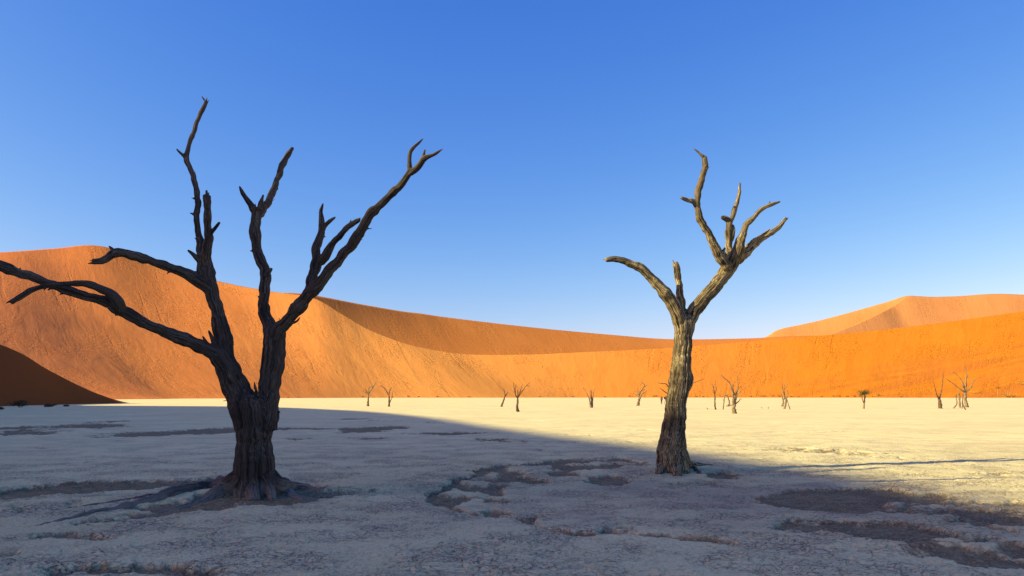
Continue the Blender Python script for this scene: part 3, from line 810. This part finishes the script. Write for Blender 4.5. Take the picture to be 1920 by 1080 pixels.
T2 = [
 ('trunk','trunk',None,[(1262,900,34,0),(1262,884,32,0),(1261,868,29.5,0),(1260,840,26.5,0),(1263,810,23.5,0),(1266,785,21,0),(1269,750,19.8,0),(1274,722,20.4,0),(1276,700,19.6,0),(1277,680,18.8,0),(1279,655,18,0),(1281,628,18,0),(1282,606,18,0),(1281,595,15,0)],False),
 ('knob','burl',None,[(1283,728,12,-.02),(1288,715,12.5,.0),(1288,700,11,.02)],False),
 ('fl','branch',None,[(1278,622,13,-.05),(1274,596,13,-.08),(1264,573,12,-.1),(1252,554,12,-.12),(1238,538,10,-.14),(1221,520,8.8,-.16),(1201,503,8,-.18),(1178,492,7,-.2),(1155,487,5.6,-.22),(1136,487,4.8,-.24)],True),
 ('stub','broken_stub',None,[(1281,600,8,.1),(1278,577,7.5,.14),(1275,552,6.8,.16),(1272,527,6.8,.18),(1270,506,6.4,.2),(1266,492,5.2,.21)],True),
 ('fr','branch',None,[(1287,622,13,.05),(1296,590,13.4,.06),(1311,571,13.6,.06),(1329,549,14,.06),(1347,529,13.4,.06),(1361,510,14.2,.06),(1371,491,15.5,.06),(1377,476,14,.06)],False),
 ('a','branch','fr',[(1364,500,10,-.1),(1352,486,9.4,-.16),(1342,466,7.6,-.22),(1328,438,6.8,-.28),(1315,416,7,-.32),(1308,392,7,-.36),(1308,371,6.2,-.4),(1311,350,5.8,-.43),(1318,329,5.4,-.46),(1321,310,5.2,-.5),(1321,297,4.8,-.52)],True),
 ('a_tip','twig','fr',[(1321,296,3,-.52),(1312,287,2.5,-.53),(1301,279,1.2,-.54)],False),
 ('a_side','twig','fr',[(1309,387,6,-.36),(1300,379,5.2,-.4),(1289,375,4.4,-.44),(1278,371,3,-.48)],True),
 ('b','branch','fr',[(1373,488,8,.15),(1368,466,7.2,.25),(1367,440,7,.3),(1367,421,5.8,.34),(1374,404,5.2,.38),(1381,383,4.4,.42),(1386,361,3.2,.46),(1388,342,1.2,.5)],False),
 ('b_side','twig','fr',[(1368,416,5.4,.34),(1361,410,5,.3),(1353,407,3.2,.26)],True),
 ('b_sp','broken_stub','fr',[(1371,450,5,.28),(1376,432,3,.3),(1375,421,1.4,.3)],False),
 ('c','branch','fr',[(1380,484,12,-.02),(1384,466,11,-.06),(1391,445,7.4,-.12),(1400,424,5.8,-.18),(1414,405,4.9,-.24),(1433,390,4.2,-.3),(1450,382,3.2,-.35),(1463,378,1.6,-.4)],False),
 ('d','branch','fr',[(1382,487,12,.08),(1394,476,10.4,.12),(1409,461,8,.18),(1431,446,5.4,.26),(1453,432,4.8,.34),(1468,417,4.3,.4),(1474,409,3.4,.43)],True),
 ('d_thin','twig','fr',[(1404,460,4,.1),(1413,451,3.2,.1),(1430,440,2.7,.14),(1443,430,1.6,.18)],False),
 ('f_sp','broken_stub','fr',[(1361,486,6,-.1),(1356,474,4.5,-.14),(1359,466,2.4,-.15)],True),
 ('root_r','root',None,[(1276,840,13,-.1),(1285,862,8.5,-.15),('g',1296,876,6,.02),('g',1315,885,3,-.01)],False),
 ('root_l','root',None,[(1250,850,13,-.05),(1241,870,9,-.1),('g',1234,887,6,-.01)],False),
 ('root_f','root',None,[(1262,850,16,-.15),(1266,870,12,-.2),('g',1270,889,8,-.02)],False),
 ('root_b','root',None,[(1274,855,14,.1),(1285,870,9,.2),('g',1300,874,6,.02),('g',1335,872,3,-.02)],False),
]
hero_tree('dead_tree', 'gnarled sunlit dead tree with antler-like top standing on the shadow edge right of centre', 16.2, T2, M_bark2, 0.0125, (1262, 883), seed=9, flute=0.06, groove=0.0055)

# ------------------------------------------------------------------ far dead trees on the sunlit pan
def far_tree(label, off, sc, polys, mat, name='dead_tree', seed=0, dist=None):
    """polys[0] is the trunk: [(zx, zy, half width), ...] from the ground up; the others are branches."""
    rnd = random.Random(seed)
    conv = lambda q: (off[0]+q[0]/sc, off[1]+q[1]/sc, q[2]/sc)
    bx, by, _ = conv(polys[0][0])
    d = dist or gd(by)
    base = on_ground(bx, by) if dist is None else Vector(((bx-CX)/F*d, d, 0))
    root = thing(name, (base.x, base.y, 0), label, 'tree', 'dead trees out on the sunlit pan')
    for i, pl in enumerate(polys):
        slope = 0 if i == 0 else rnd.uniform(-.5, .5)
        rows = []
        z0 = conv(pl[0])
        for q in pl:
            px, py, w = conv(q)
            L = math.hypot(px-z0[0], py-z0[1])/F*d
            dd = slope*L
            v = at(px, py, d+dd)
            rows.append((v.x, v.y, v.z, max(w*.9, .40)/F*d))
        rows = np.array(rows)
        if i == 0:
            lowest = rows[0].copy(); lowest[2] = -0.15; lowest[3] *= 1.15
            rows[0, 2] = max(rows[0, 2], 0.02)
            rows = np.vstack([lowest, rows])
        n = max(5, 3*len(rows)+2)
        R_ = catmull(rows, n)
        R_[:, :3] += RNG.normal(0, 1, (n, 3))*R_[:, 3:4]*0.16
        rad = np.maximum(R_[:, 3], 0.012)*(1+RNG.normal(0, .1, n))
        V, Fl = [], []
        tube_mesh(R_[:, :3]-np.array([base.x, base.y, 0]), rad, 9, V, Fl)
        me = bpy.data.meshes.new('trunk' if i == 0 else 'branch')
        me.from_pydata([tuple(v) for v in V], [], [tuple(dict.fromkeys(f)) for f in Fl])
        me.polygons.foreach_set('use_smooth', np.ones(len(me.polygons), bool))
        obj('trunk' if i == 0 else 'branch', me, mat, root)
    return root

Z1, Z2, Z3, Z4 = ((640,680), 4.8), ((1040,680), 7.385), ((1290,680), 7.385), ((1560,670), 5.333)
far_tree('small dead tree, leftmost on the sunlit pan, its longest branch pointing up right', *Z1,
 [[(238,392,15),(241,345,9),(245,300,7),(245,280,6)],[(245,285,6),(247,250,5),(247,230,4.5),(265,218,4),(283,214,3)],[(248,275,5),(270,245,4),(288,215,4),(312,183,2.5)],
  [(243,290,5),(215,268,4),(193,250,2.4)],[(238,280,4),(224,252,3.4),(210,232,2.4)]], M_bark_far, seed=1)
far_tree('small V-shaped dead tree beside the leftmost one on the pan', *Z1,
 [[(428,396,12),(430,360,9),(430,300,8)],[(430,310,7),(408,260,6),(378,222,4),(343,213,2.4)],[(376,222,3.5),(362,200,2)],[(428,296,6),(436,248,4.4),(457,222,2.4)],
  [(434,365,5),(448,330,4.6),(467,303,3.2)],[(455,322,3),(462,262,2)],[(410,268,4),(398,238,2.4)]], M_bark_far_red, seed=2)
far_tree('small leaning dead tree left of the fan-shaped one', *Z1,
 [[(1440,396,10),(1456,352,8.5),(1474,300,5.5)],[(1473,304,5),(1468,265,3.6),(1455,230,2)],[(1472,306,4.6),(1490,280,3.4),(1500,262,2)]], M_bark_far_red, seed=3)
far_tree('fan-shaped dead tree with a tall bare trunk, centre of the pan', *Z1,
 [[(1587,442,17),(1583,390,11.5),(1589,310,9)],[(1588,320,8),(1568,288,6),(1557,240,4.4),(1547,180,2)],[(1566,284,4),(1572,195,2)],[(1590,316,6),(1588,240,3.5)],
  [(1592,310,6),(1612,250,4),(1630,195,2)],[(1596,300,6),(1640,240,4.4),(1665,207,3.2),(1697,212,2)],[(1662,210,3),(1695,180,2)]], M_bark_far_red, seed=4)
far_tree('small broom-shaped dead tree with upright stems', *Z2,
 [[(508,624,24),(492,570,15),(480,490,10)],[(482,500,9),(440,420,6.4),(410,370,4.6),(380,335,2.6)],[(505,610,13),(508,540,10),(492,450,6),(492,375,3.4)],[(512,590,11),(512,470,7),(510,380,3.4)],
  [(518,606,13),(528,500,8.5),(535,420,6.4),(552,362,3.4)],[(430,404,4.4),(438,345,2.4)]], M_bark_far, seed=5)
far_tree('dead tree with a hooked top branch, just left of the big sunlit tree', *Z2,
 [[(1156,596,27),(1166,535,21),(1178,480,16)],[(1172,492,13),(1175,430,12),(1210,370,9),(1240,332,7),(1275,315,3.4)],[(1240,334,5),(1248,265,2.6)],[(1243,315,5),(1215,283,4),(1188,298,3.2),(1180,320,2.4)],
  [(1182,492,12),(1213,432,8.6),(1260,405,6),(1305,372,3)],[(1224,424,5),(1228,365,3.4)],[(1164,470,8),(1110,435,5),(1078,415,3)],[(1166,450,7),(1155,405,5),(1162,362,4)],[(1158,415,4),(1118,368,3)]], M_bark_far, seed=6)
far_tree('dead tree mostly hidden behind the big sunlit trunk, only thin branches showing', (1270,768), 1.0,
 [[(3,0,4),(2,-14,3),(0,-28,2.4)],[(0,-24,1.8),(-18,-30,1.2),(-33,-41,.6)],[(-2,-30,1.6),(-20,-47,1.1),(-27,-48.5,.8),(-37,-50.5,.5)],[(-10,-38,1.0),(-22,-44.5,.5)],[(1,-26,1.8),(26,-47.5,1.0),(38,-53,.8),(50,-58,.5)],[(0,-28,1.5),(4,-60,.8)]], M_bark_far_red, seed=7)
far_tree('slim upright dead tree right of the big sunlit trunk', *Z3,
 [[(382,652,14),(374,560,12),(370,430,10)],[(369,440,8),(355,360,5.4),(333,290,2.6)],[(373,432,8),(391,365,5.4),(383,300,4),(380,250,2.4)],[(360,430,5),(338,372,2.6)],[(354,350,3),(362,298,2)]], M_bark_far_red, seed=8)
far_tree('thin dead sapling pole beside the slim upright tree', *Z3,
 [[(485,650,9),(497,550,8),(513,455,6.4),(525,395,4)],[(493,530,4),(484,495,2.4)]], M_bark_far, seed=9)
far_tree('crooked leaning dead stump with a low fork, behind the large pan tree', *Z3,
 [[(552,606,15),(573,562,13),(552,482,9),(522,435,6)],[(556,604,7),(600,590,6),(625,575,3)],[(552,606,8),(528,594,5)]], M_bark_far, seed=10)
far_tree('largest dead tree on the sunlit pan, tall with a pale left limb', *Z3,
 [[(640,706,38),(637,660,30),(635,600,26),(631,500,21)],[(631,520,20),(622,430,16),(605,370,13),(575,280,9),(510,220,7),(445,160,3.4)],[(640,590,18),(662,490,16),(675,410,12),(690,350,7.4),(692,270,5.4),(685,200,4.2),(712,135,2.4)],
  [(686,380,6),(740,322,3)],[(672,470,8),(725,400,6),(770,365,3.6),(800,345,2.2)],[(648,450,9),(622,365,6.4),(628,300,4.4),(640,262,2.4)],[(652,580,10),(700,535,8),(725,500,5.4),(742,515,3)],[(575,285,6),(566,255,3)]], M_bark_far, seed=11)
far_tree('pair-stemmed dead tree with narrow upright branches', *Z3,
 [[(1330,640,18),(1353,560,15),(1364,480,10)],[(1340,505,11),(1318,400,7),(1308,350,6),(1295,262,3)],[(1342,490,8),(1330,370,5.4),(1350,258,2.4)],[(1332,375,4.4),(1390,280,2.4)],[(1364,490,9),(1385,410,5.4),(1360,375,2.4)]], M_bark_far, seed=12)
far_tree('short dead trunk standing close behind the pair-stemmed tree', *Z3,
 [[(1308,606,17),(1318,530,12),(1306,470,8.5)],[(1307,478,7),(1280,412,3)]], M_bark_far, seed=13)
far_tree('thin bare pole leaning against the pair-stemmed tree', *Z3,
 [[(1412,650,6.5),(1386,560,5.4),(1370,498,4.4)]], M_bark_far_red, seed=14)
far_tree('dead tree with one tall right branch, left of the spreading one at far right', *Z4,
 [[(1082,512,21),(1076,450,17),(1072,400,12)],[(1072,410,10),(1090,345,6),(1105,265,4.6),(1108,205,4),(1111,152,2.4)],[(1068,415,9),(1045,370,6),(1030,300,3.6),(1008,235,2)]], M_bark_far_red, seed=15)
far_tree('spreading many-limbed dead tree at the far right of the pan', *Z4,
 [[(1344,500,20),(1336,430,15),(1330,350,14)],[(1328,352,9),(1270,310,5.4),(1200,255,4),(1130,205,2.4)],[(1328,346,9),(1310,260,6),(1260,185,4.2),(1195,135,2.2)],[(1332,340,10),(1338,230,7),(1345,140,4.2),(1318,75,2)],[(1342,222,4.4),(1362,170,2.6)],
  [(1338,352,9),(1390,300,6),(1415,245,4.4),(1445,212,3.6),(1490,202,2)],[(1330,318,6),(1345,285,5),(1338,230,3)],[(1326,330,5),(1298,265,3)]], M_bark_far, seed=16)
far_tree('crooked short dead stem left of the spreading tree', *Z4,
 [[(1215,510,8),(1250,460,6.4),(1240,400,5),(1250,370,3)],[(1240,405,4),(1230,380,2.4)]], M_bark_far, seed=17)
far_tree('straight dead post between the crooked stem and the spreading tree', *Z4,
 [[(1278,503,11),(1275,430,9),(1272,340,5)],[(1274,380,4),(1258,360,2.4)]], M_bark_far, seed=18)
far_tree('thin forked dead stem leaning in front of the spreading tree', *Z4,
 [[(1337,527,6),(1305,470,7),(1308,410,5),(1310,365,4)],[(1305,478,5),(1298,510,3.6)]], M_bark_far_red, seed=19)

# ------------------------------------------------------------------ live shrubs and brush
def leaf_cloud(n, cx, cy, cz, rx, ry, rz, size, rnd, clumps=7):
    cl = [(rnd.uniform(-.75, .75), rnd.uniform(-.75, .75), rnd.uniform(-.6, .75), rnd.uniform(.25, .5)) for _ in range(clumps)]
    V, Fl = [], []
    for i in range(n):
        c = rnd.choice(cl)
        p = Vector((c[0]+rnd.gauss(0, c[3]*.55), c[1]+rnd.gauss(0, c[3]*.55), c[2]+rnd.gauss(0, c[3]*.55)))
        p = Vector((cx+p.x*rx, cy+p.y*ry, max(0.01, cz+p.z*rz)))
        u = Vector((rnd.gauss(0, 1), rnd.gauss(0, 1), rnd.gauss(0, 1))).normalized()
        w = u.cross(Vector((rnd.gauss(0, 1), rnd.gauss(0, 1), rnd.gauss(0, 1)))).normalized()
        s = size*rnd.uniform(.6, 1.4)
        b = len(V)
        V += [p-u*s, p+w*s*.35, p+u*s, p-w*s*.35]
        Fl.append((b, b+1, b+2, b+3))
    me = bpy.data.meshes.new('foliage'); me.from_pydata([tuple(v) for v in V], [], Fl)
    return me

def stems(n, h, spread, rad, rnd, name='stems'):
    V, Fl = [], []
    for i in range(n):
        a = rnd.uniform(0, 2*math.pi); l = rnd.uniform(.5, 1)*spread
        e = np.array([math.cos(a)*l, math.sin(a)*l, h*rnd.uniform(.6, 1)])
        m = e*0.5 + np.array([0, 0, h*.12])
        pts = catmull([np.array([0, 0, -.05]), m, e], 5)
        tube_mesh(pts, np.linspace(rad, rad*.35, 5), 5, V, Fl)
    me = bpy.data.meshes.new(name); me.from_pydata([tuple(v) for v in V], [], [tuple(dict.fromkeys(f)) for f in Fl])
    return me

def shrub(name, loc, w, h, label, cat='shrub', group=None, leaf=None, n=90, seed=0, twig=None, size=None):
    rnd = random.Random(seed)
    t = thing(name, loc, label, cat, group)
    obj('stems', stems(9, h*.9, w*.5, max(.012, h*.03), rnd), twig or M_twig, t)
    obj('foliage', leaf_cloud(n, 0, 0, h*.55, w*.5, w*.4, h*.45, size or max(.05, h*.13), rnd), leaf or M_leaf, t)
    return t

bvh_me = dune_a.data
_v = [v.co.copy() for v in bvh_me.vertices]; _p = [tuple(p.vertices) for p in bvh_me.polygons]
BVH = BVHTree.FromPolygons(_v, _p)
def on_dune(px, py):
    o = Vector((0, 0, HC)); dr = (at(px, py, 100.0)-o).normalized()
    hit = BVH.ray_cast(o, dr)
    return hit[0] if hit[0] is not None else at(px, py, 500)

# live green acacia on the pan
d = gd(766.5); b = on_ground(1619.5, 766.5)
t = thing('thorn_tree', (b.x, b.y, 0), 'small live thorn tree with a dark green crown on the sunlit pan', 'tree')
sx = d/F
def lt(pl):
    rows = np.array([((x-1619.5)*sx, dy, (766.5-y)*sx, r*sx) for x, y, r, dy in pl])
    R_ = catmull(rows, 10); V, Fl = [], []
    tube_mesh(R_[:, :3], R_[:, 3], 8, V, Fl)
    me = bpy.data.meshes.new('trunk'); me.from_pydata([tuple(v) for v in V], [], [tuple(dict.fromkeys(f)) for f in Fl]); return me
obj('trunk', lt([(1619.5,769,1.8,0),(1619.8,760,1.6,0),(1621,752,1.2,0),(1622,740,.8,.1)]), M_bark_far, t)
obj('branch', lt([(1620.5,758,1.1,0),(1616,748,.9,-.1),(1613.5,738,.6,-.1)]), M_bark_far, t)
obj('branch', lt([(1621,750,.8,0),(1625,742,.6,.2),(1627,735,.4,.3)]), M_bark_far, t)
obj('crown', leaf_cloud(520, -1.2*sx, 0, (766.5-738.5)*sx, 11.5*sx, 10*sx, 8.5*sx, .085, random.Random(4), 11), M_leaf, t)

# brush at the foot of the dune
brush = [(1012,744.6,4,1.6),(680,745,6,2),(765,744.5,6,2),(785,744.7,3,1.6),(820,744.5,4,2),(1072,744.8,8,1.6),(1135,745,7,1.4),(1180,744.6,9,2.6),(1225,744.2,5,2.6),(1230,744.2,4,3),(1305,744.8,5,2),(1318,744.8,4,1.4),
 (1350,743.8,5,3.5),(1362,744,5,3.2),(1371,744.2,4,2.4),(1408,744.8,5,2),(1424,743.6,9,3.8),(1432,744.4,7,2.4),(1448,743.8,7,3.2),(1461,744.2,6,3.2),(1483,744.8,5,1.8),(1497,745,4,1.4),
 (1562,744.4,6,2.4),(1572,744.2,7,3),(1588,744.6,6,2.2),(1601,744.4,6,2.6),(1636,744,8,3),(1646,743,9,5),(1690,745,8,1.4),(560,746,5,2),(540,747.5,5,2),(470,748.5,6,2),(455,749,4,1.6),(350,751,6,2),(325,752,5,2),(305,752.5,3,1.6),(880,745,5,1.4),(1540,744.8,5,1.6)]
ORD = ('leftmost second third fourth fifth sixth seventh eighth ninth tenth eleventh twelfth thirteenth fourteenth fifteenth sixteenth seventeenth eighteenth nineteenth twentieth '
       'twenty-first twenty-second twenty-third twenty-fourth twenty-fifth twenty-sixth twenty-seventh twenty-eighth twenty-ninth thirtieth thirty-first thirty-second thirty-third thirty-fourth thirty-fifth thirty-sixth thirty-seventh rightmost').split()
rank = {i: n for n, i in enumerate(sorted(range(len(brush)), key=lambda i: brush[i][0]))}
for i, (px, py, w, h) in enumerate(brush):
    size_w = 'wide low' if w >= 7 else ('tiny' if h < 2 else 'small')
    colour_w = 'yellowish' if i in (12, 26, 27, 16) else 'dark'
    p = on_dune(px, py-0.6)
    sx = p.y/F
    yellow = i in (12, 26, 27, 16)
    shrub('low_shrub', (p.x, p.y-.3, p.z-.15), w*sx*1.1, max(.5, h*sx*1.3),
          f'{size_w} {colour_w} shrub along the foot of the sunlit dune, {ORD[rank[i]]} shrub from the left',
          group='yellow brush at the dune foot' if yellow else 'dark brush at the dune foot', leaf=M_leaf_y if yellow else M_twig, n=46, seed=100+i, size=.22)
def slope_shrub(px, py, w, h, label, leaf, n=120, seed=1, twig=None, size=.2):
    p = on_dune(px, py); sx = p.y/F
    return shrub('shrub', (p.x, p.y, p.z-.1), w*sx, h*sx, label, leaf=leaf, n=n, seed=seed, twig=twig, size=size)
slope_shrub(1890, 745.2, 30, 9, 'wide dry branchy bush at the dune foot, far right of the pan', M_dry, 150, 3, M_twig, .3)
slope_shrub(1899, 745, 9, 4, 'small dark clump in front of the wide dry bush', M_twig, 60, 5)
slope_shrub(1826, 738, 20, 6, 'yellow shrub on the dune slope behind the spreading dead tree', M_leaf_y, 110, 4, M_dry, .25)
slope_shrub(1836, 736.5, 6, 3, 'small brown shrub beside the yellow one on the slope', M_twig, 40, 6)
slope_shrub(1914, 722, 20, 7, 'yellow-green shrub cut by the right edge, high on the dune slope', M_leaf_y, 110, 7, M_dry, .25)
p = on_dune(1870.5, 741); sx = p.y/F
t = thing('thorn_tree', (p.x, p.y, p.z), 'tiny pale-stemmed tree with a flat brown crown on the dune slope', 'tree')
V, Fl = [], []
tube_mesh(catmull([np.array([0, 0, -.2]), np.array([.1, 0, 7*sx]), np.array([-.3*sx, 0, 13*sx])], 8), np.linspace(.16, .08, 8), 7, V, Fl)
me = bpy.data.meshes.new('trunk'); me.from_pydata([tuple(v) for v in V], [], [tuple(dict.fromkeys(f)) for f in Fl]); obj('trunk', me, M_dry, t)
obj('crown', leaf_cloud(110, 3*sx, 0, 14*sx, 5*sx, 4*sx, 2*sx, .22, random.Random(8)), M_twig, t)
# brush in the shade at the left
for px, py, w, h, lab, sd in [(38,764,38,12,'large dark bush in the shade at the foot of the left dune',11),(92,763,20,6,'smaller dark bush right of the large shaded one',12),(124,762.2,9,2.5,'tiny dark clump on the pan right of the shaded bushes',13),(3,768,12,4,'dark tuft cut by the left edge of the shaded pan',14)]:
    g = on_ground(px, py); sx = g.y/F
    shrub('shrub', (g.x, g.y, -.02), w*sx, h*sx, lab, leaf=M_twig, n=900 if w > 30 else 380, seed=sd, size=.15)
# snapped sticks
for px, py, l, tilt, lab in [(1440,766.5,4,.35,'short snapped stick standing in the pan near the pair-stemmed tree'),(1429,765.8,2.6,-.5,'tiny stick left of the other snapped stick'),(1328,767.5,3,-1.2,'small dark wood fragment lying left of the slim tree')]:
    g = on_ground(px, py); sx = g.y/F
    pts = np.array([[0, 0, -.05], [tilt*l*.5*sx, .02, l*.55*sx], [tilt*l*sx, .05, l*sx]])
    V, Fl = [], []; tube_mesh(catmull(pts, 6), np.linspace(.07, .03, 6), 7, V, Fl)
    me = bpy.data.meshes.new('stick'); me.from_pydata([tuple(v) for v in V], [], [tuple(dict.fromkeys(f)) for f in Fl])
    o = obj('stick', me, M_bark_far); o.location = (g.x, g.y, 0); tag(o, lab, 'stick')

# ------------------------------------------------------------------ two walkers
M_skin = plain('skin', (0.30, 0.16, 0.10), .1)
M_shirt = plain('shirt_red', (0.20, 0.075, 0.06), .15)
M_trous = plain('trousers_dark', (0.035, 0.030, 0.028), .2)
M_hair = plain('hair_dark', (0.02, 0.014, 0.01), .2)
M_shirt2 = plain('jacket_dark', (0.035, 0.045, 0.035), .2)
M_trous2 = plain('trousers_grey', (0.16, 0.15, 0.14), .2)
M_pack = plain('pack_green', (0.03, 0.035, 0.025), .2)

def person(px, py, h, rz, label, shirt, trousers, pack=None, stride=0.0):
    g = on_ground(px, py)
    t = thing('person', (g.x, g.y, pan_z(g.x, g.y)), label, 'person', 'walkers on the pan')
    t.rotation_euler.z = rz
    s = h/1.75
    J = {'pelvis':(0,0,.95,.15,.12),'waist':(0,0,1.08,.135,.10),'chest':(0,.0,1.32,.17,.115),'neck':(0,.01,1.50,.06,.06),'chin':(0,-.02,1.57,.075,.085),'head':(0,0,1.66,.085,.105),'crown':(0,.01,1.73,.06,.075),
         'shl':(-.19,0,1.42,.065,.065),'ell':(-.25,.02,1.14,.045,.045),'wrl':(-.24,-.08,.90,.032,.032),'hal':(-.235,-.11,.80,.035,.022),
         'shr':(.19,0,1.42,.065,.065),'elr':(.25,.02,1.14,.045,.045),'wrr':(.24,-.08,.90,.032,.032),'har':(.235,-.11,.80,.035,.022),
         'hil':(-.10,0,.88,.095,.095),'knl':(-.11,-.03-stride*.5,.50,.062,.065),'anl':(-.11,.02-stride*.4,.09,.042,.045),'tol':(-.12,-.15-stride*.4,.035,.045,.03),
         'hir':(.10,0,.88,.095,.095),'knr':(.11,-.03+stride*.3,.50,.062,.065),'anr':(.11,.02+stride*.6,.09,.042,.045),'tor':(.12,-.15+stride*.6,.035,.045,.03)}
    E = [('pelvis','waist'),('waist','chest'),('chest','neck'),('neck','chin'),('chin','head'),('head','crown'),('chest','shl'),('shl','ell'),('ell','wrl'),('wrl','hal'),('chest','shr'),('shr','elr'),('elr','wrr'),('wrr','har'),
         ('pelvis','hil'),('hil','knl'),('knl','anl'),('anl','tol'),('pelvis','hir'),('hir','knr'),('knr','anr'),('anr','tor')]
    keys = list(J); ix = {k: i for i, k in enumerate(keys)}
    me = bpy.data.meshes.new('body'); me.from_pydata([tuple(np.array(J[k][:3])*s) for k in keys], [(ix[a], ix[b]) for a, b in E], [])
    o = bpy.data.objects.new('raw', me); C.objects.link(o)
    md = o.modifiers.new('s', 'SKIN'); md.use_smooth_shade = True
    sv = me.skin_vertices[0].data
    for k in keys:
        sv[ix[k]].radius = (J[k][3]*s, J[k][4]*s)
        sv[ix[k]].use_root = (k == 'pelvis')
    sub = o.modifiers.new('d', 'SUBSURF'); sub.levels = 1; sub.render_levels = 1
    bm_ = bpy.data.meshes.new_from_object(o.evaluated_get(bpy.context.evaluated_depsgraph_get()))
    bpy.data.objects.remove(o); bpy.data.meshes.remove(me)
    for m in (M_skin, shirt, trousers, M_hair): bm_.materials.append(m)
    for pl in bm_.polygons:
        z = pl.center.z/s; x = abs(pl.center.x)/s
        if z > 1.51: mi = 3 if (z > 1.69 or pl.center.y > .035*s) else 0
        elif z > .98 or (x > .2 and z > .92): mi = 1
        elif x > .2: mi = 0
        else: mi = 2
        pl.material_index = mi; pl.use_smooth = True
    bm_.name = 'body'
    ob = bpy.data.objects.new('body', bm_); C.objects.link(ob); ob.parent = t
    if pack is not None:
        bm = bmesh.new(); bmesh.ops.create_cube(bm, size=1)
        for v in bm.verts: v.co = Vector((v.co.x*.32*s, .21*s+v.co.y*.2*s, 1.27*s+v.co.z*.5*s*(1 - .15*(v.co.y > 0))))
        bmesh.ops.bevel(bm, geom=bm.edges[:], offset=.05*s, segments=2, affect='EDGES')
        me = bpy.data.meshes.new('backpack'); bm.to_mesh(me); bm.free(); obj('backpack', me, pack, t)
    return t
person(1240.5, 758, 1.58, math.radians(200), 'person in dark trousers and reddish top standing left of the big sunlit trunk', M_shirt, M_trous, None, .12)
person(1247.6, 757.6, 1.55, math.radians(90), 'person with a dark backpack half hidden by the big sunlit trunk', M_shirt2, M_trous2, M_pack, .35)
